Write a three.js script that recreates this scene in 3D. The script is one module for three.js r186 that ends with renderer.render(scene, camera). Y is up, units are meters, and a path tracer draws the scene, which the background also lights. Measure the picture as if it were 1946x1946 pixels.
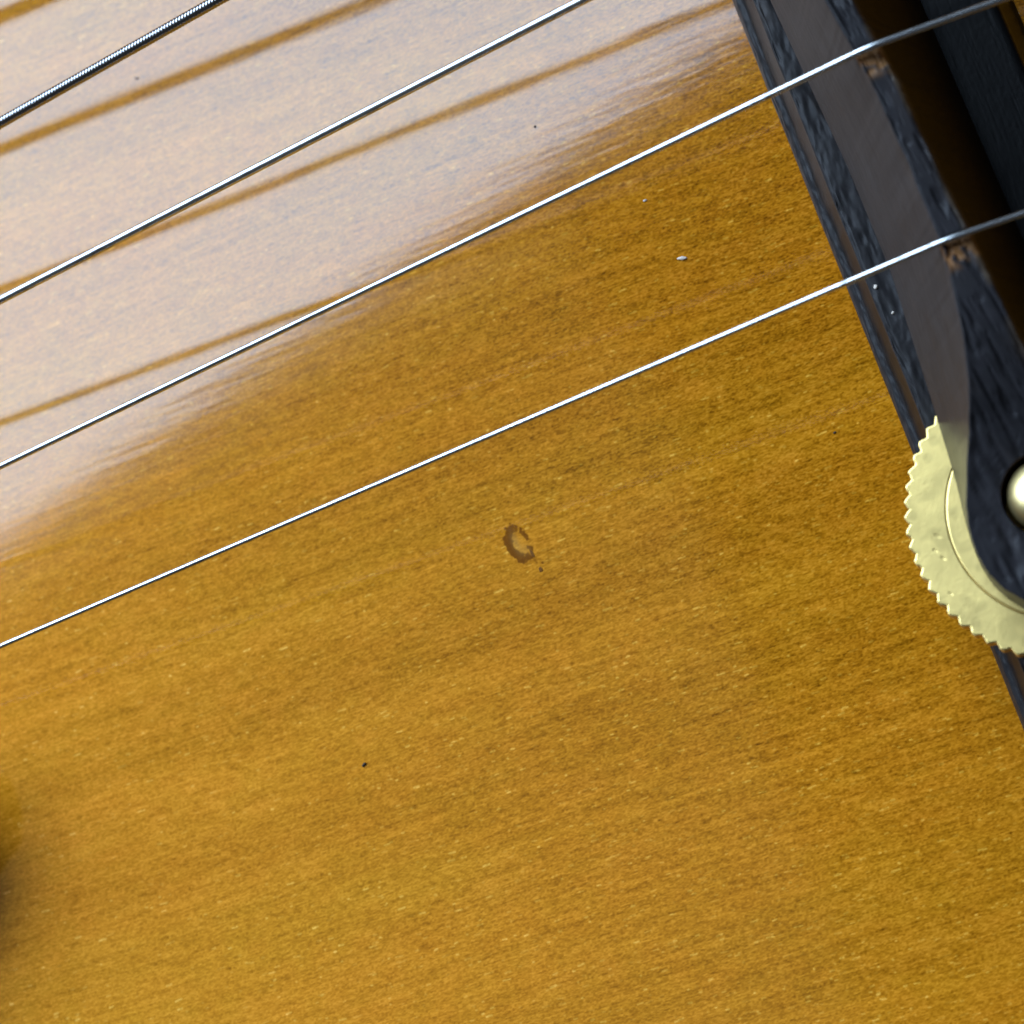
import * as THREE from 'three';
import { RectAreaLightUniformsLib } from 'three/addons/lights/RectAreaLightUniformsLib.js';
import { mergeGeometries, mergeVertices } from 'three/addons/utils/BufferGeometryUtils.js';
import { Brush, Evaluator, SUBTRACTION } from 'three-bvh-csg';

// ---------------------------------------------------------------- camera, exposure, light
// x runs along the strings (towards the tailpiece), y up from the soundboard, z across (treble side); shapes are laid out in millimetres
const MM = 0.001;
const scene = new THREE.Scene();
const camera = new THREE.PerspectiveCamera(26.231, 1, 0.01, 20);
const right = new THREE.Vector3(0.907079, -0.266743, 0.325663), up = new THREE.Vector3(0.368792, 0.130514, -0.920304), back = new THREE.Vector3(0.202981, 0.954890, 0.216760);
camera.matrixAutoUpdate = true;
camera.position.set(22.887 * MM, 107.668 * MM, 24.4406 * MM);
camera.quaternion.setFromRotationMatrix(new THREE.Matrix4().makeBasis(right, up, back));
camera.focus = 0.1082;
camera.userData.fStop = 50;

const renderer = new THREE.WebGLRenderer({ antialias: true });
renderer.setSize(1024, 1024);
renderer.toneMapping = THREE.LinearToneMapping;
renderer.toneMappingExposure = 1;
renderer.shadowMap.enabled = true;
RectAreaLightUniformsLib.init();
scene.background = new THREE.Color().setRGB(0.03, 0.032, 0.035);

function tag(o, label, category, group, kind) {
  o.userData.label = label; if (category) o.userData.category = category;
  if (group) o.userData.group = group;
  if (kind) o.userData.kind = kind;
  return o;
}
const V = (x, y, z) => new THREE.Vector3(x, y, z);
// a lamp or window panel: a glowing sheet in a frame with a light of the same size just in front
function panel(name, label, category, center, zAxis, yHint, w, h, rgb, radiance) {
  const z = zAxis.clone().normalize(), y = yHint.clone().addScaledVector(z, -yHint.dot(z)).normalize(), x = y.clone().cross(z);
  const o = new THREE.Group(); o.name = name; scene.add(o); tag(o, label, category);
  o.position.copy(center); o.quaternion.setFromRotationMatrix(new THREE.Matrix4().makeBasis(x, y, z));
  const glow = new THREE.MeshStandardMaterial({ color: 0x111111, emissive: new THREE.Color().setRGB(...rgb), emissiveIntensity: 0.1 * radiance, roughness: 0.9 });
  const pane = new THREE.Mesh(new THREE.PlaneGeometry(w, h), glow); pane.name = 'pane'; pane.rotation.y = Math.PI; pane.position.z = 0.012; o.add(pane);
  const fm = new THREE.MeshStandardMaterial({ color: 0x999690, roughness: 0.7 });
  const t = 0.025, bars = [[w + 2 * t, t, 0, h / 2 + t / 2], [w + 2 * t, t, 0, -h / 2 - t / 2], [t, h, -w / 2 - t / 2, 0], [t, h, w / 2 + t / 2, 0]];
  for (const [a, b, px, py] of bars) { const f = new THREE.Mesh(new THREE.BoxGeometry(a, b, 0.04), fm); f.name = 'frame_rail'; f.position.set(px, py, 0.022); o.add(f); }
  const light = new THREE.RectAreaLight(new THREE.Color().setRGB(...rgb), 0.9 * radiance, w, h);
  light.name = name + '_light'; o.add(light); light.position.z = 0.005;   // emits along its own -z, towards the guitar
  return o;
}
{ // the daylight window on the bass side; its upper edge is the border of the shine in the varnish
  const ne = V(0.274, 0.478, 1).normalize();
  const rb = V(-0.22, 0.88, -0.36); rb.addScaledVector(ne, -rb.dot(ne)).normalize();
  const along = rb.clone().cross(ne).normalize(), s0 = 0.19; if (along.x > 0) along.negate(); rb.multiplyScalar(Math.cos(s0)).addScaledVector(along, Math.sin(s0)); // the window runs on towards the neck
  const a = 21 * Math.PI / 180, L = 1.6, c = rb.clone().multiplyScalar(Math.cos(a)).addScaledVector(ne, -Math.sin(a));
  const p0 = V(-5 * MM, 0, -20 * MM);
  panel('daylight_window', 'large daylight window off the bass side of the guitar', 'window', p0.clone().addScaledVector(c, L), c, ne, 2 * L * Math.tan(0.6), 2 * L * Math.tan(a), [0.76, 1.0, 1.30], 8.7);
}
panel('ceiling_panel', 'dim broad ceiling light over the guitar', 'ceiling light', V(-1.25, 1.75, -0.25), V(0, 1, 0), V(0, 0, -1), 2.0, 1.5, [1, 0.97, 0.92], 0.22);

// ---------------------------------------------------------------- noise
function hash(i, j, s) { let h = Math.imul(i, 374761393) ^ Math.imul(j, 668265263) ^ Math.imul(s, 2147483647 - 1640531527); h = Math.imul(h ^ (h >>> 13), 1274126177); h ^= h >>> 16; return (h >>> 0) / 4294967296; }
function noise(x, y, s) { // -1..1
  const i = Math.floor(x), j = Math.floor(y); let u = x - i, v = y - j; u = u * u * (3 - 2 * u); v = v * v * (3 - 2 * v);
  const a = hash(i, j, s), b = hash(i + 1, j, s), c = hash(i, j + 1, s), d = hash(i + 1, j + 1, s);
  return 2 * (a + (b - a) * u + (c - a) * v + (a - b - c + d) * u * v) - 1;
}
let seed = 12345; const rnd = () => { seed = (Math.imul(seed, 1664525) + 1013904223) >>> 0; return seed / 4294967296; };
const clamp = (x, a = 0, b = 1) => Math.min(b, Math.max(a, x)), mix = (a, b, t) => a + (b - a) * t, smooth = (a, b, x) => { const t = clamp((x - a) / (b - a)); return t * t * (3 - 2 * t); };
function tex(w, h, fn, srgb, float) { // fn(x, y, out) fills out[0..2]
  const d = float ? new Float32Array(w * h * 4) : new Uint8Array(w * h * 4), o = [0, 0, 0];
  for (let y = 0; y < h; y++) for (let x = 0; x < w; x++) { fn(x, y, o); const k = (y * w + x) * 4; for (let c = 0; c < 3; c++) d[k + c] = float ? o[c] : clamp(srgb ? toS(o[c]) : o[c]) * 255; d[k + 3] = float ? 1 : 255; }
  const t = new THREE.DataTexture(d, w, h, THREE.RGBAFormat, float ? THREE.FloatType : THREE.UnsignedByteType);
  t.magFilter = THREE.LinearFilter; t.minFilter = THREE.LinearFilter; t.wrapS = t.wrapT = THREE.RepeatWrapping;
  if (srgb) t.colorSpace = THREE.SRGBColorSpace; t.needsUpdate = true; return t;
}
function toS(l) { l = Math.max(0, l); return l < 0.0031308 ? 12.92 * l : 1.055 * Math.pow(l, 1 / 2.4) - 0.055; }

// ---------------------------------------------------------------- the soundboard
const top = (x, z) => { // height of the arched top in mm (its shape is held beyond the picture)
  const X = clamp(x, -60, 60), Z = clamp(z, -60, 60);
  return 0.00014 * X * X - 0.00018 * X * Z - 0.00079 * Z * Z + 1.37e-7 * X ** 3 - 3.84e-7 * X * X * Z - 1.94e-7 * X * Z * Z - 3.85e-7 * Z ** 3;
};
const X0 = -40, X1 = 36, Z0 = -50, Z1 = 36, TS = 2048; // the stretch of wood that the texture covers, mm
const GA = 2 * Math.PI / 180, gc = Math.cos(GA), gs = Math.sin(GA);
// grain coordinates: a along, c across (mm)
const streaks = [];
for (let k = 0; k < 420; k++) streaks.push([mix(X0, X1, rnd()), mix(Z0, Z1, rnd()), 1 + 6 * rnd() * rnd(), 0.04 + 0.07 * rnd(), 0.1 + 0.25 * rnd()]);
const flecks = new Float32Array(TS * TS), dark = new Float32Array(TS * TS);
const pxx = x => (x - X0) / (X1 - X0) * TS, pxz = z => (Z1 - z) / (Z1 - Z0) * TS;
function stroke(buf, x, z, len, wid, amp, ang = GA) { // an elongated soft dab lying along the grain
  const ca = Math.cos(ang), sa = Math.sin(ang), cx = pxx(x), cy = pxz(z), s = TS / (X1 - X0), sz = TS / (Z1 - Z0), R = Math.ceil((len / 2 + 2 * wid) * s), Ry = Math.ceil((len / 2 * Math.abs(sa) + 2.2 * wid + 0.1) * sz) + 1;
  for (let j = Math.max(0, Math.floor(cy - Ry)); j <= Math.min(TS - 1, cy + Ry); j++) for (let i = Math.max(0, Math.floor(cx - R)); i <= Math.min(TS - 1, cx + R); i++) {
    const dx = (i - cx) / s, dz = -(j - cy) / sz, a = dx * ca + dz * sa, c = -dx * sa + dz * ca;
    const e = Math.max(0, Math.abs(a) - len / 2 + wid) / wid, q = e * e + (c / wid) ** 2;
    if (q < 4) buf[j * TS + i] += amp * Math.exp(-q);
  }
}
for (const [x, z, l, w, m] of streaks) stroke(dark, x, z, l, w, m, GA + (rnd() - 0.5) * 0.04);
for (let k = 0; k < 2600; k++) stroke(dark, mix(X0, X1, rnd()), mix(Z0, Z1, rnd()), 0.15 + 0.35 * rnd(), 0.05 + 0.04 * rnd(), 0.25 + 0.25 * rnd(), GA + (rnd() - 0.5) * 0.3);
for (let k = 0; k < 16000; k++) { const x = mix(X0, X1, rnd()), z = mix(Z0, Z1, rnd()); if (rnd() < 0.35 + 0.65 * smooth(-25, 25, x + 0.6 * z)) stroke(flecks, x, z, 0.12 + 0.45 * rnd() * rnd(), 0.032 + 0.02 * rnd(), 0.12 + 0.55 * rnd() ** 3, GA + (rnd() - 0.5) * 0.25); }
const woodMap = tex(TS, TS, (i, j, o) => {
  const x = X0 + (X1 - X0) * (i + 0.5) / TS, z = Z1 - (Z1 - Z0) * (j + 0.5) / TS, wob = 0.35 * noise(x / 22, z / 9, 5);
  const a = x * gc + z * gs, c = -x * gs + z * gc + wob, k = j * TS + i;
  const band = 0.55 * noise(a / 70, c / 1.6, 11) + 0.45 * noise(a / 40, c / 0.55, 12) + 0.6 * noise(a / 55, c / 6, 13);
  const fine = 0.5 * noise(a / 9, c / 0.2, 14) + 0.5 * noise(a / 2.2, c / 0.1, 15);
  const fib = 0.35 * noise(a / 0.24, c / 0.075, 16) + 0.6 * noise(a / 0.11 + 2 * c, c / 0.055, 17) + 0.3 * noise(a / 1.2, c / 0.075, 18) + 0.08 * noise(a / 0.4, c / 0.26, 23);
  const blot = 0.6 * noise(a / 0.8, c / 0.55, 19) + 0.5 * noise(a / 3.5, c / 1.8, 20);
  const toneRamp = clamp(-0.02 + 0.0105 * (-0.85 * x + 0.45 * z), -0.3, 0.36);       // a tone gradient in the colour: paler honey towards the waist and the treble side
  let v = 1 + 0.085 * band + 0.06 * noise(a / 45, c / 0.3, 24) + 0.08 * fine + 0.46 * fib + 0.06 * blot + toneRamp - Math.min(0.6, dark[k]) * 0.55;
  const f = Math.min(1, flecks[k] * 2.2), hue = 0.06 * noise(a / 14, c / 4, 21) + 0.04 * noise(a / 1.1, c / 0.7, 22) + 0.03 * fib;
  v = Math.max(0.3, v); const pale = 0.4 * Math.exp(-(((x + 0.36) / 0.2) ** 2 + ((z - 1.6 - 0.2 * x) / 0.5) ** 2)) + 0.25 * Math.exp(-(((x + 0.05) / 0.3) ** 2 + ((z - 2.1) / 0.3) ** 2));
  o[0] = 0.408 * v * (1 + 0.42 * f - 0.3 * hue); o[1] = 0.153 * Math.pow(v, 1.12) * (1 + 0.8 * f + 0.42 * hue); o[2] = 0.006 * Math.pow(v, 2.2) * (1 + 4 * f) + 0.003 * Math.max(0, fib + blot * 0.5);
  if (x > -2 && x < 2 && z > -1 && z < 4) { // the bruise: a ragged, nearly closed brown ring
    const bx = x + 0.24, bz = z - 1.66, q = Math.atan2(bz / 1.0, (bx - 0.12 * bz) / 0.62), r = Math.hypot((bx - 0.12 * bz) / 0.62, bz / 1.0) + 0.13 * noise(x / 0.16, z / 0.16, 25) ;
    const open = smooth(0.85, 1.1, Math.abs(q)) * (q < -0.6 && q > -1.3 ? 0.9 : 1) + smooth(0.5, 0.36, Math.abs(q + 0.4)) + 0.9 * smooth(0.2, 0.1, Math.abs(q - 0.55));
    const wide = 0.24 + 0.3 * smooth(0.4, -0.9, Math.cos(q));
    const m = Math.min(1, open) * smooth(1.12, 1.0, r) * smooth(1 - wide - 0.16, 1 - wide, r) * (1.1 + 0.25 * noise(x / 0.12, z / 0.3, 27)) + 0.9 * smooth(0.09, 0.05, Math.hypot(x - 0.62, z - 3.05) + 0.03 * noise(x / 0.05, z / 0.05, 28)) + 0.5 * smooth(0.1, 0.02, Math.abs(x - 0.2 - 0.38 * (z - 2.55))) * smooth(2.4, 2.6, z) * smooth(3.1, 2.9, z);
    const e = clamp(m); o[0] = mix(o[0], 0.12, 0.92 * e); o[1] = mix(o[1], 0.033, 0.92 * e); o[2] = mix(o[2], 0.001, e);
  }
  o[0] = mix(o[0], 0.3, pale); o[1] = mix(o[1], 0.18, pale); o[2] = mix(o[2], 0.05, pale);
}, true);
woodMap.wrapS = woodMap.wrapT = THREE.MirroredRepeatWrapping;
// varnish relief: faint ridges that follow the fibres
const scratch = new Float32Array(TS * TS);
for (let k = 0; k < 90; k++) stroke(scratch, mix(X0, X1, rnd()), mix(Z0, Z1, rnd()), 0.6 + 2.5 * rnd(), 0.025, 0.4 + 0.6 * rnd(), (rnd() - 0.5) * 3);
const HN = new Float32Array(TS * TS);
for (let j = 0; j < TS; j++) for (let i = 0; i < TS; i++) {
  const x = X0 + (X1 - X0) * i / TS, z = Z1 - (Z1 - Z0) * j / TS, a = x * gc + z * gs, c = -x * gs + z * gc;
  HN[j * TS + i] = (1 + 0.7 * smooth(-8, 25, x)) * (0.0005 * noise(a / 5, c / 0.4, 31) + 0.0003 * noise(a / 1.8, c / 0.2, 32) - 0.0006 * scratch[j * TS + i] + 0.0012 * noise(a / 10, c / 1.3, 33) + 0.0001 * noise(a / 0.4, c / 0.16, 34));
}
const stepX = (X1 - X0) / TS, stepZ = (Z1 - Z0) / TS;
const varnishNormal = tex(TS, TS, (i, j, o) => {
  const at = (p, q) => HN[clamp(q, 0, TS - 1) * TS + clamp(p, 0, TS - 1)];
  const sx = (at(i + 1, j) - at(i - 1, j)) / (2 * stepX), sv = (at(i, j + 1) - at(i, j - 1)) / (2 * stepZ), n = 1 / Math.hypot(sx, sv, 1);
  o[0] = 0.5 - 0.5 * sx * n; o[1] = 0.5 - 0.5 * sv * n; o[2] = 0.5 + 0.5 * n;
}, false, true);
varnishNormal.wrapS = varnishNormal.wrapT = THREE.MirroredRepeatWrapping;
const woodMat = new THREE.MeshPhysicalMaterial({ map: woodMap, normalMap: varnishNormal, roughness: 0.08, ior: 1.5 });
const soundboard = new THREE.Group(); soundboard.name = 'archtop_guitar'; scene.add(soundboard);
tag(soundboard, 'glossy amber varnished spruce top of an archtop guitar under the strings', 'guitar');
{
  const nx = 150, nz = 140, xa = -120, xb = 110, za = -110, zb = 100, thick = 4, pos = [], uv = [], idx = [];
  for (let s = 0; s < 2; s++) for (let j = 0; j <= nz; j++) for (let i = 0; i <= nx; i++) {
    const x = mix(xa, xb, i / nx), z = mix(za, zb, j / nz);
    pos.push(x * MM, (top(x, z) - s * thick) * MM, z * MM); uv.push((x - X0) / (X1 - X0), (Z1 - z) / (Z1 - Z0));
  }
  const n1 = (nx + 1) * (nz + 1), id = (i, j, s) => s * n1 + j * (nx + 1) + i;
  for (let j = 0; j < nz; j++) for (let i = 0; i < nx; i++) {
    idx.push(id(i, j, 0), id(i, j + 1, 0), id(i + 1, j, 0), id(i + 1, j, 0), id(i, j + 1, 0), id(i + 1, j + 1, 0));
    idx.push(id(i, j, 1), id(i + 1, j, 1), id(i, j + 1, 1), id(i + 1, j, 1), id(i + 1, j + 1, 1), id(i, j + 1, 1));
  }
  const g = new THREE.BufferGeometry();
  g.setAttribute('position', new THREE.Float32BufferAttribute(pos, 3)); g.setAttribute('uv', new THREE.Float32BufferAttribute(uv, 2)); g.setIndex(idx); g.computeVertexNormals();
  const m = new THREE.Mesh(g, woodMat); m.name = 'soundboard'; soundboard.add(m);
}
// dark flakes at the bruise in the varnish
const bruise = new THREE.MeshPhysicalMaterial({ color: new THREE.Color().setRGB(0.13, 0.043, 0.001), roughness: 0.5, specularIntensity: 0.25 });
function blobShape(pts) { const s = new THREE.Shape(); s.setFromPoints(new THREE.SplineCurve(pts.map(p => new THREE.Vector2(...p))).getPoints(pts.length * 6)); return s; }
function flat(pts, depth, x, z, mat, name, parent, label) { // a thin bevelled flake lying on the top; pts in mm as (x, -z)
  const g = new THREE.ExtrudeGeometry(blobShape(pts), { depth: depth, bevelEnabled: true, bevelThickness: depth * 0.6, bevelSize: 0.04, bevelSegments: 3, curveSegments: 8 });
  g.rotateX(-Math.PI / 2); g.scale(MM, MM, MM);
  const m = new THREE.Mesh(g, mat); m.name = name; m.position.set(x * MM, (top(x, z) + 0.002) * MM, z * MM); parent.add(m); if (label) m.userData.label = label; return m;
}

// ---------------------------------------------------------------- ebony
const rect = (v, a, b) => smooth(a, a + 0.25, v) * (1 - smooth(b - 0.25, b, v));
const EW = 1024, EH = 512; // 40 mm along the bridge by 20 mm round the profile
function ebonyTex(rough, s) {
  return tex(EW, EH, (i, j, o) => {
    const u = i / EW * 40, v = j / EH * 20;
    const str = 0.5 * noise(u / 4, v / 0.16, s) + 0.5 * noise(u / 1.3, v / 0.3, s + 1), cl = noise(u / 1.6, v / 1.2, s + 2) * 0.5 + 0.5 * noise(u / 0.4, v / 0.3, s + 3), w = Math.max(0, noise(u / 2.5, v / 0.8, s + 4) - 0.35);
    const b = 0.022 * (1 + 0.22 * str + 0.22 * cl);
    o[0] = b * 1.02 + 0.01 * w; o[1] = b * 0.95 + 0.006 * w; o[2] = b * 0.98 + 0.003 * w;
  }, true);
}
const ebonyMap = ebonyTex(0, 41);
const ebonyBump = tex(EW, EH, (i, j, o) => {
  const u = i / EW * 40, v = j / EH * 20;
  const g = Math.pow(Math.max(0, noise(u / 1.1, v / 0.16, 51)), 2) * 0.6 + 0.25 * noise(u / 0.7, v / 0.08, 52) + 0.2 * noise(u / 0.2, v / 0.12, 53);
  o[0] = o[1] = o[2] = 0.5 - 0.4 * g;
}, false);
const ebony = new THREE.MeshPhysicalMaterial({ map: ebonyMap, bumpMap: ebonyBump, bumpScale: 0.000022, roughness: 0.35, specularIntensity: 0.15, vertexColors: true });

const bridge = new THREE.Group(); bridge.name = 'guitar_bridge'; scene.add(bridge);
tag(bridge, 'worn black ebony guitar bridge with brass thumbwheel across the strings', 'bridge');
const ZC = -23; // the middle of the bridge
// a bar lofted along z from rings of [x, y] points; each ring carries [x, y, r, g, b] per point
function loft(rings, zs) {
  const n = rings[0].length, pos = [], uv = [], col = [], idx = [];
  rings.forEach((ring, k) => { let len = 0; ring.forEach((p, i) => { if (i) len += Math.hypot(p[0] - ring[i - 1][0], p[1] - ring[i - 1][1]); pos.push(p[0] * MM, p[1] * MM, zs[k] * MM); uv.push(zs[k] / 40, (p[0] + p[1]) / 20); col.push(...(p[2] || [1, 1, 1])); }); });
  for (let k = 0; k + 1 < rings.length; k++) for (let i = 0; i + 1 < n; i++) { const a = k * n + i, b = a + n; idx.push(a, b, a + 1, a + 1, b, b + 1); }
  for (const [k, flip] of [[0, 0], [rings.length - 1, 1]]) for (let i = 1; i + 1 < n - 1; i++) { const a = k * n; flip ? idx.push(a, a + i + 1, a + i) : idx.push(a, a + i, a + i + 1); }
  const g = new THREE.BufferGeometry();
  g.setAttribute('position', new THREE.Float32BufferAttribute(pos, 3)); g.setAttribute('uv', new THREE.Float32BufferAttribute(uv, 2)); g.setAttribute('color', new THREE.Float32BufferAttribute(col, 3)); g.setIndex(idx);
  g.computeVertexNormals();
  // the first and last point of a ring coincide: give both the mean normal
  const N = g.attributes.normal;
  for (let k = 0; k < rings.length; k++) { const a = k * n, b = a + n - 1, v = V(N.getX(a) + N.getX(b), N.getY(a) + N.getY(b), N.getZ(a) + N.getZ(b)).normalize(); N.setXYZ(a, v.x, v.y, v.z); N.setXYZ(b, v.x, v.y, v.z); }
  return g;
}
function roundedLine(pts, cuts, step) { // polyline with rounded corners (radius per corner), then resampled about every step mm
  const out = [];
  pts.forEach((p, i) => {
    const a = pts[i - 1], b = pts[i + 1], r = cuts[i] || 0;
    if (!a || !b || !r) { out.push(p); return; }
    const la = Math.hypot(p[0] - a[0], p[1] - a[1]), lb = Math.hypot(b[0] - p[0], b[1] - p[1]), ra = Math.min(r, la * 0.45), rb2 = Math.min(r, lb * 0.45);
    const q0 = [p[0] + (a[0] - p[0]) / la * ra, p[1] + (a[1] - p[1]) / la * ra], q1 = [p[0] + (b[0] - p[0]) / lb * rb2, p[1] + (b[1] - p[1]) / lb * rb2];
    for (let t = 0; t <= 4; t++) { const s = t / 4; out.push([(1 - s) ** 2 * q0[0] + 2 * s * (1 - s) * p[0] + s * s * q1[0], (1 - s) ** 2 * q0[1] + 2 * s * (1 - s) * p[1] + s * s * q1[1]]); }
  });
  return out;
}
const ramp = (t, x) => { if (x <= t[0][0]) return t[0][1]; for (let i = 1; i < t.length; i++) if (x <= t[i][0]) { const s = (x - t[i - 1][0]) / (t[i][0] - t[i - 1][0]); return mix(t[i - 1][1], t[i][1], s); } return t[t.length - 1][1]; };

{ // the base: bead along its foot, sloping front, rough flat top
  const zs = [], rings = [], half = 54;
  for (let z = ZC - half; z <= ZC + half + 1e-6; z += 0.11) zs.push(z);
  for (const z of zs) {
    const end = smooth(half, half - 5, Math.abs(z - ZC)), f = top(20, z), fb = top(32.6, z), wob = 0.03 * noise(z / 3, 0, 61) + 0.015 * noise(z / 0.6, 1, 61);
    const H = mix(3, 4.4, end);
    const line = roundedLine([[26, f - 0.15], [19.92, f - 0.15], [19.92 + wob * 0.4, 0.5 + f], [20.12 + wob, 1.02], [20.42 + wob, 1.2], [20.98 + 0.8 * wob, H - 0.15], [21.14 + wob, H], [31.45, H], [31.6, H - 0.2], [32.4, 1], [32.66, fb + 0.5], [32.66, fb - 0.15], [26, f - 0.15]], [0, 0.04, 0.2, 0.12, 0.1, 0.08, 0.12, 0.3, 0.1, 0.1, 0.2, 0.04, 0]);
    const ring = []; line.forEach((p, i) => { const q = line[i + 1]; if (!q) { ring.push(p.slice()); return; } const c = i === 30 ? 90 : i === 20 ? 12 : i === 10 ? 4 : i === 15 ? 4 : 1; for (let k = 0; k < c; k++) ring.push([mix(p[0], q[0], k / c), mix(p[1], q[1], k / c)]); });
    for (const p of ring) {
      if (p[1] > 4.1 && p[0] > 21.05 && p[0] < 24) p[1] += 0.13 * Math.min(0, noise(z / 1.2, (p[0] - 0.1 * z) / 0.17, 62)) + 0.035 * noise(z / 0.5, p[0] / 0.09, 63);
      else if (p[1] > 0.7 && p[0] < 20.6) { const n = 0.018 * noise(z / 0.35, p[0] / 0.1, 64) + 0.02 * noise(z / 1.4, p[0] / 0.2, 65); p[0] -= n; p[1] += n; }
      const lit = p[0] < 20.95 && p[1] > 1.3 ? 0.4 : p[0] < 20.95 ? 0.8 : p[0] < 24 ? 0.8 : 0.1; p[2] = [lit, lit, lit];  // back and front slope darkened in the colour, standing in for shade
    }
    rings.push(ring);
  }
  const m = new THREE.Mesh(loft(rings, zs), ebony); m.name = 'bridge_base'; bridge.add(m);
}
// string data: [z at the saddle, height there, slope down to the neck, fan, diameter]
const XS = 24.94;
const STR = [[-45.841, 13.385, 0.1305, -0.0163, 1.1], [-36.761, 14.005, 0.1305, -0.0093, 0.8], [-27.523, 14.331, 0.1298, -0.0057, 0.6], [-18.354, 14.012, 0.1315, 0.0077, 0.44], [-10.046, 14.293, 0.1315, 0.0086, 0.33], [-0.799, 13.739, 0.1294, 0.0224, 0.275]];
{ // the saddle: thin crest in the middle, thick ears where the posts pass
  const A = z => Math.abs(z - ZC); // distance from the middle
  const TF = [[0, 23.6], [9.5, 24.0], [14, 24.55], [18.2, 24.74], [22.2, 24.7], [24, 24.5], [26, 24.2], [28, 23.65], [29.6, 23.0], [31.2, 22.22], [32.9, 21.46], [34.4, 21.12], [35.7, 21.18], [36.8, 21.65], [37.8, 22.4], [38.4, 23.3], [38.7, 24.4]];
  const BF = [[0, 21.6], [6, 21.77], [15, 22.19], [20.5, 22.22], [26.5, 21.79], [31, 21.4], [32.9, 21.1], [34.4, 21.0], [35.7, 21.1], [36.8, 21.6], [37.8, 22.36], [38.4, 23.27], [38.7, 24.38]];
  const TB = [[0, 24.9], [10.5, 25.1], [14.6, 25.58], [19, 25.72], [23.4, 25.98], [27.8, 26.28], [29.5, 26.8], [31, 27.5], [33, 28.1], [35, 28.1], [36.8, 27.3], [37.8, 26.4], [38.4, 25.5], [38.7, 24.5]];
  const BB = [[0, 28.2], [27.5, 28.4], [33, 28.3], [35, 28.2], [36.8, 27.4], [37.8, 26.5], [38.4, 25.6], [38.7, 24.52]];
  const TY = [[0, 14.3], [13, 14.16], [22, 13.66], [26, 13.2], [28, 12.6], [30, 11.8], [32, 11.2], [34, 10.95], [38.7, 10.8]];
  const sm = (t, a) => (ramp(t, a - 0.6) + 2 * ramp(t, a) + ramp(t, Math.min(38.7, a + 0.6))) / 4;
  const zs = [], rings = []; for (let a = -38.7; a <= 38.701; a += 0.1) zs.push(ZC + a);
  for (const z of zs) {
    const a = A(z), e = a > 36 ? ramp : sm, xtf = e(TF, a), xbf = e(BF, a), xtb = e(TB, a), xbb = e(BB, a), yt = sm(TY, a), yb = 6.15;
    const w = Math.max(0.02, xtb - xtf), jag = 0.03 * noise(z / 0.9, 3, 71) + 0.02 * noise(z / 0.25, 4, 71);
    const line = roundedLine([[(xbf + xbb) / 2, yb], [xbf, yb], [xtf + jag * 0.6, yt - 0.05], [xtb + jag, yt - 0.1], [xbb, yb], [(xbf + xbb) / 2, yb]], [0, 0.06, 0.09, 0.14, 0.06, 0]);
    // fixed counts: bottom, face 14, crest 22, back 12, bottom
    const n = line.length, out = []; const seg = { };
    const cnt = i => { const y0 = line[i][1], y1 = line[i + 1][1]; return i === 5 ? 30 : i === 10 ? 56 : i === 15 ? 14 : 1; };
    for (let i = 0; i + 1 < n; i++) { const c = cnt(i); for (let k = 0; k < c; k++) out.push([mix(line[i][0], line[i + 1][0], k / c), mix(line[i][1], line[i + 1][1], k / c)]); }
    out.push(line[n - 1].slice());
    out.forEach((p, i) => {
      const t = clamp((p[0] - xtf) / Math.max(0.05, w)), onCrest = p[1] > yt - 0.32;
      const shade = p[0] > xtb + 0.1 ? 0.04 : 0.72; p[2] = [shade, shade, shade];  // back face coloured nearly black in place of the shade there
      if (onCrest) {
        const fade = smooth(38.6, 37, a), sl = p[0] - 0.13 * (z - ZC) * Math.sign(z - ZC), g = Math.max(0, noise(z / 1.3, sl / 0.2, 72) - 0.15), g2 = Math.max(0, noise(z / 0.5, sl / 0.11, 73) - 0.25);
        p[1] -= fade * (0.2 * g + 0.09 * g2) * smooth(0, 0.08, t) * smooth(1, 0.93, t);
        const worn = smooth(0.8, 1.0, t) * smooth(-0.5, 0.3, noise(z / 1.2, 9, 74)) * smooth(30, 26, a);
        p[2] = [0.8 + 1.6 * worn, 0.8 + 1.0 * worn, 0.85 + 0.3 * worn];
      }
      for (const [sz, sy, , , d] of STR) { // the notches, raw brown wood chipped out beside each string
        const dz = z - sz, ch = smooth(-d * 0.7, -d * 0.3, dz) * smooth(1.5, 0.9, dz) * (onCrest ? 1 : 0);
        if (p[1] > yt - 0.45) p[1] = Math.min(p[1], Math.max(sy - d * 0.55 + 0.13 * (p[0] - XS) * (p[0] < XS ? 1 : -1.5), yt - 0.6) + 12 * Math.max(0, Math.abs(dz) - d * 0.45));
        if (ch > 0) { const q = ch * smooth(-0.3, 0.25, noise(z / 0.3, p[0] / 0.25, 75) + 0.55 * smooth(1.2, 0.2, dz)); p[1] -= 0.18 * q * smooth(1.3, 0.6, dz); p[2] = [mix(p[2][0], 6.5, q), mix(p[2][1], 3.4, q), mix(p[2][2], 1.3, q)]; }
      }
      if (!onCrest && p[1] > yb + 0.1 && p[0] < xtf + 0.02) p[0] += 0.012 * noise(z / 1.5, p[1] / 1.2, 76);
    });
    rings.push(out);
  }
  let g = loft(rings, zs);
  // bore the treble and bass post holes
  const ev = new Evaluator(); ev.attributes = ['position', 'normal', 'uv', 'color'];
  let brush = new Brush(g, ebony); brush.updateMatrixWorld();
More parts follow.
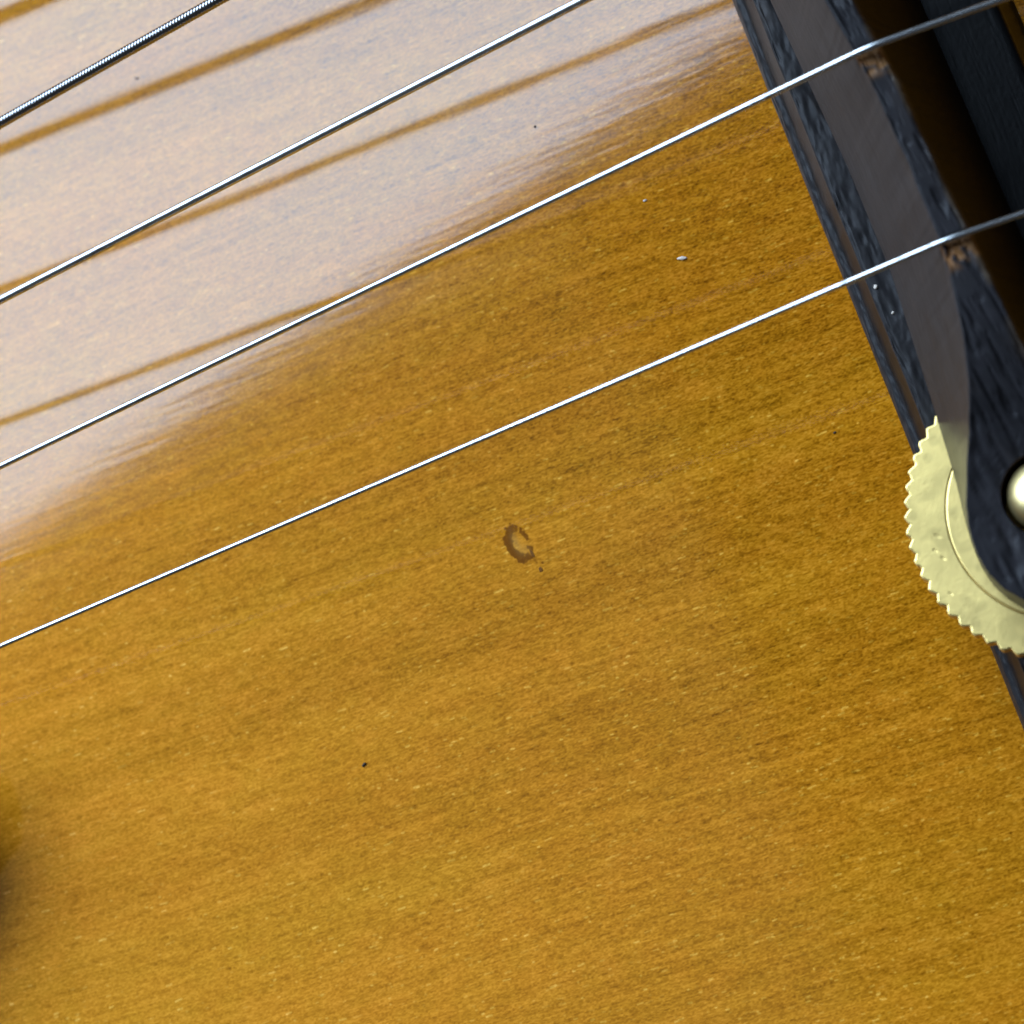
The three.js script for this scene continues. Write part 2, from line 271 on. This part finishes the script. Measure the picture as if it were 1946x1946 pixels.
  for (const pz of [10.6, 2 * ZC - 10.6]) {
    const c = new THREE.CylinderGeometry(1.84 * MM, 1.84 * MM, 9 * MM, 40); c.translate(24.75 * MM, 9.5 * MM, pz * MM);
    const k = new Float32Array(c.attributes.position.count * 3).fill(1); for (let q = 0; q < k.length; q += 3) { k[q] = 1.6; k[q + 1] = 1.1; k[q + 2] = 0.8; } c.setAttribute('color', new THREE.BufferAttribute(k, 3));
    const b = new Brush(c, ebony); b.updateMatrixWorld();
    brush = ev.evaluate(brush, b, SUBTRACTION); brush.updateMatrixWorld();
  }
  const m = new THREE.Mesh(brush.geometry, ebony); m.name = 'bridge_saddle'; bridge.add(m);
}
// ---------------------------------------------------------------- brass wheel and post
const brassBump = tex(512, 512, (i, j, o) => {
  const x = (i / 512 - 0.5) * 16, y = (j / 512 - 0.5) * 16, r = Math.hypot(x, y);
  let h = 0.5 + 0.05 * noise(x / 0.5, y / 0.5, 81) + 0.05 * noise(x / 0.12, y / 0.12, 82) ;
  for (const [px, py, q] of [[-5.66, -1.07, 0.13], [-6.03, -0.5, 0.1], [-5.84, -0.02, 0.11], [-6.2, 1.6, 0.09], [-3.4, 5.4, 0.12]]) h -= 0.9 * Math.exp(-((((x - px) * 0.6 + (y - py) * 0.8) / q) ** 2 + (((y - py) * 0.6 - (x - px) * 0.8) / q / 0.5) ** 2));
  o[0] = o[1] = o[2] = clamp(h);
}, false);
const brassMap = tex(256, 256, (i, j, o) => { const n = 1 + 0.06 * noise(i / 14, j / 14, 83) + 0.05 * noise(i / 5, j / 5, 84) + 0.05 * noise(i / 60, j / 60, 85); const d = 1 - 0.16 * smooth(0.1, 0.7, noise(i / 9, j / 9, 86)) - 0.1 * smooth(0.2, 0.8, noise(i / 25, j / 25, 87)); o[0] = 0.76 * n * d; o[1] = 0.575 * n * d; o[2] = 0.21 * n * d; }, true);
const brass = new THREE.MeshPhysicalMaterial({ map: brassMap, bumpMap: brassBump, bumpScale: 0.000025, metalness: 1, roughness: 0.48 });
const postBrass = new THREE.MeshPhysicalMaterial({ color: new THREE.Color().setRGB(0.84, 0.66, 0.3), metalness: 1, roughness: 0.4 });
function planarUV(g, s) { const p = g.attributes.position, u = g.attributes.uv; for (let i = 0; i < p.count; i++) u.setXY(i, p.getX(i) / (16 * MM) + 0.5, p.getZ(i) / (16 * MM) + 0.5); return g; }
function wheelGeometry() {
  const teeth = 62, R = 7.13, dep = 0.21, pts = [];
  for (let k = 0; k < teeth; k++) for (let q = 0; q < 8; q++) { const f = q / 8, h = Math.pow(0.5 - 0.5 * Math.cos(2 * Math.PI * f), 0.7), a = (k + f) / teeth * 2 * Math.PI, r = R - dep * (1 - h) + 0.02 * noise(k * 3.7, q, 91); pts.push(new THREE.Vector2(r * Math.cos(a), r * Math.sin(a))); }
  const ring = new THREE.Shape(pts), hole = new THREE.Path(); hole.absarc(0, 0, 5.18, 0, 2 * Math.PI, true); ring.holes.push(hole);
  const opt = { bevelEnabled: true, bevelThickness: 0.12, bevelSize: 0.1, bevelOffset: -0.1, bevelSegments: 2, curveSegments: 90 };
  const a = new THREE.ExtrudeGeometry(ring, { ...opt, depth: 1.2 });
  const disc = new THREE.Shape(); disc.absarc(0, 0, 5.22, 0, 2 * Math.PI, false);
  const b = new THREE.ExtrudeGeometry(disc, { ...opt, depth: 1.22 });
  const floor = new THREE.CylinderGeometry(5.6, 5.6, 0.9, 64).rotateX(Math.PI / 2).translate(0, 0, 0.5).toNonIndexed();
  const g = mergeGeometries([a, b, floor]); g.rotateX(-Math.PI / 2); g.scale(MM, MM, MM); g.computeBoundingBox(); return planarUV(g);
}
const WX = 25.41, wheelGeo = wheelGeometry();
for (const wz of [10.7, 2 * ZC - 10.7]) {
  const w = new THREE.Mesh(wheelGeo, brass); w.name = 'thumbwheel'; w.position.set(WX * MM, 4.55 * MM, wz * MM); w.rotation.y = 0.05; bridge.add(w);
  const prof = [[0, 12.0], [0.5, 11.97], [0.95, 11.82], [1.3, 11.56], [1.5, 11.25], [1.56, 10.9], [1.56, 3.0], [0, 3.0]].reverse().map(p => new THREE.Vector2(p[0], p[1]));
  const g = new THREE.LatheGeometry(prof, 48); g.scale(MM, MM, MM);
  const p = new THREE.Mesh(g, postBrass); p.name = 'threaded_post'; p.position.set((WX - 0.05) * MM, 0, (wz < 0 ? wz : wz - 0.05) * MM); p.rotation.z = 0.055; bridge.add(p);
}
// ---------------------------------------------------------------- strings
const wireMap = tex(1024, 64, (i, j, o) => { const n = 0.9 + 0.06 * noise(i / 3, j / 20, 101) + 0.08 * noise(i / 40, j / 16, 102) - 0.3 * smooth(0.55, 0.8, noise(i / 9, j / 12, 103)); o[0] = 0.74 * n; o[1] = 0.77 * n; o[2] = 0.79 * n; }, true);
wireMap.repeat.set(0.02, 1);
const steel = new THREE.MeshPhysicalMaterial({ map: wireMap, metalness: 1, roughness: 0.26 });
const wound = new THREE.MeshPhysicalMaterial({ color: new THREE.Color().setRGB(0.36, 0.36, 0.37), metalness: 1, roughness: 0.22 });
function stringGeometry([sz, sy, m, q, d], turns) { // a wire over the saddle; turns = pitch of the winding in mm, 0 for plain wire
  const y0 = sy - 0, P = x => { // height of the wire's middle
    const b = 0.7, t = clamp((x - XS + b) / (2 * b)), fall = -0.17; return y0 + (t <= 0 ? m * (x - XS) : t >= 1 ? fall * (x - XS) : -b * m + 2 * b * (m * t + (fall - m) * t * t / 2)) - 0.05 * (t > 0 ? 0 : 0); };
  const xs = []; const n = turns ? 14 : 20;
  if (turns) { for (let x = -62; x < 40; x += turns / 6) xs.push(x); xs.unshift(-120); xs.push(50, 60, 80, 104); } else { for (let x = -120; x < 20; x += 5) xs.push(x); for (let x = 20; x < 30; x += 0.2) xs.push(x); xs.push(30, 50, 75, 104); }
  const pos = [], idx = [], uv = [];
  xs.forEach((x, k) => { for (let i = 0; i <= n; i++) {
    const a = i / n * 2 * Math.PI; let r = d / 2; if (turns) { const ph = ((x / turns + i / n) % 1 + 1) % 1; r += -0.3 * turns * Math.pow(Math.abs(2 * ph - 1), 2.5); }
    pos.push(x * MM, (P(x) + r * Math.cos(a)) * MM, (sz + q * (x - XS) + r * Math.sin(a)) * MM); uv.push(x, i / n);
  } });
  for (let k = 0; k + 1 < xs.length; k++) for (let i = 0; i < n; i++) { const a = k * (n + 1) + i, b = a + n + 1; idx.push(a, a + 1, b, b, a + 1, b + 1); }
  const g = new THREE.BufferGeometry(); g.setAttribute('position', new THREE.Float32BufferAttribute(pos, 3)); g.setAttribute('uv', new THREE.Float32BufferAttribute(uv, 2)); g.setIndex(idx); g.computeVertexNormals();
  const N = g.attributes.normal; for (let k = 0; k < xs.length; k++) { const a = k * (n + 1), b = a + n; const v = V(N.getX(a) + N.getX(b), N.getY(a) + N.getY(b), N.getZ(a) + N.getZ(b)).normalize(); N.setXYZ(a, v.x, v.y, v.z); N.setXYZ(b, v.x, v.y, v.z); }
  return g;
}
const STRING_LABELS = ['thickest wound bass string, mirrored in the varnish at the top left corner', 'second thickest wound string, mirrored below the dark wound one', 'dark ribbed wound string crossing the top left corner', 'thickest plain steel string, over the middle of the pale shine', 'plain steel string along the lower edge of the pale shine', 'thinnest plain steel string, lowest one crossing the amber wood'];
STR.forEach((s, i) => {
  const o = new THREE.Mesh(stringGeometry(s, i < 3 ? [0.26, 0.22, 0.18][i] : 0), i < 3 ? wound : steel);
  o.name = i ? 'guitar_string_' + String(i).padStart(3, '0') : 'guitar_string'; scene.add(o); tag(o, STRING_LABELS[i], 'string', 'guitar strings over the bridge');
});
// ---------------------------------------------------------------- plate added out of view at the left to cast a soft shadow
{
  const s = new THREE.Shape(); // in (x, -z)
  s.moveTo(-34.6, -4.0); s.bezierCurveTo(-32.7, -4.1, -32.7, -9.4, -34.6, -9.6); s.lineTo(-60, -30); s.lineTo(-100, -30); s.lineTo(-100, -3.5); s.closePath();
  const g = new THREE.ExtrudeGeometry(s, { depth: 1.6, bevelEnabled: true, bevelThickness: 0.3, bevelSize: 0.3, bevelOffset: -0.3, bevelSegments: 3, curveSegments: 16 });
  g.rotateX(-Math.PI / 2); g.translate(34, 0, -6.5); g.scale(MM, MM, MM);
  const m = new THREE.Mesh(g, new THREE.MeshPhysicalMaterial({ color: 0x0b0908, roughness: 0.35 })); m.name = 'added_shadow_plate'; scene.add(m);
  m.position.set(-33.9 * MM, 3.4 * MM, 3.4 * MM); tag(m, 'added dark plate out of view, casting the soft shadow at the left edge', 'added_shadow_plate');
}
// ---------------------------------------------------------------- chip, specks and dust
flat([[0.36, -0.42], [0.44, -0.55], [0.46, -0.78], [0.38, -0.7]], 0.01, -0.15, 1.8, bruise, 'varnish_chip', soundboard, 'dark loose flake at the open side of the bruised ring');
flat([[0.5, -1.5], [0.58, -1.45], [0.62, -1.6], [0.52, -1.62]], 0.01, -0.15, 1.8, bruise, 'varnish_chip_001', soundboard);
const dustWhite = new THREE.MeshStandardMaterial({ color: new THREE.Color().setRGB(0.58, 0.5, 0.42), roughness: 0.8 }), crumbDark = new THREE.MeshStandardMaterial({ color: new THREE.Color().setRGB(0.03, 0.016, 0.006), roughness: 0.8 });
function speck(name, x, y, z, l, w, turn, mat, label, category) {
  const g = new THREE.IcosahedronGeometry(1, 3), p = g.attributes.position; for (let i = 0; i < p.count; i++) { const k = 1 + 0.2 * noise(p.getX(i) * 2 + x, p.getZ(i) * 2 + z, 95) + 0.15 * noise(p.getY(i) * 3, p.getX(i) * 3 + z, 96); p.setXYZ(i, p.getX(i) * k, p.getY(i) * k, p.getZ(i) * k); }
  const v = mergeVertices(g); v.deleteAttribute('normal'); v.computeVertexNormals(); v.scale(l / 2 * MM, w / 2.4 * MM, w / 2 * MM);
  const m = new THREE.Mesh(v, mat); m.name = name; m.rotation.y = turn; m.position.set(x * MM, (y + w / 4) * MM, z * MM); scene.add(m); tag(m, label, category); return m;
}
speck('dust_speck', 12.75, 0, -8.95, 0.46, 0.18, -0.3, dustWhite, 'white oval dust speck on amber wood between the two lowest strings', 'dust speck');
speck('dust_speck_001', 12.05, -0.08, -12.6, 0.2, 0.12, 0, dustWhite, 'tiny pale dust speck on wood just below the string left of the bridge', 'dust speck');
speck('dust_speck_002', 21.3, 4.4, -2.5, 0.2, 0.18, 1.2, dustWhite, 'round white speck on the bridge base just below the lowest string', 'dust speck');
speck('dust_speck_003', 21.6, 4.4, -1.0, 0.14, 0.11, 0.4, dustWhite, 'smaller white speck on the bridge base, nearer the thumbwheel', 'dust speck');
speck('dirt_speck', -11.78, -0.03, 9.41, 0.3, 0.14, 0.4, crumbDark, 'dark crumb on the open amber wood left of the crescent chip', 'dirt speck');
speck('dirt_speck_001', 8.02, -0.24, -18.81, 0.14, 0.12, 0.6, crumbDark, 'tiny black speck in the pale shine between two plain strings', 'dirt speck');
speck('dirt_speck_002', -12.11, -0.81, -31.29, 0.26, 0.1, -0.3, crumbDark, 'small grey fleck in the shine below the dark wound string', 'dirt speck');
speck('dirt_speck_003', 16.74, 0.03, 2.44, 0.15, 0.09, 0, crumbDark, 'tiny brown speck on wood left of the thumbwheel', 'dirt speck');

scene.traverse(o => { if (o.isMesh) { o.castShadow = true; o.receiveShadow = true; } });
renderer.render(scene, camera);
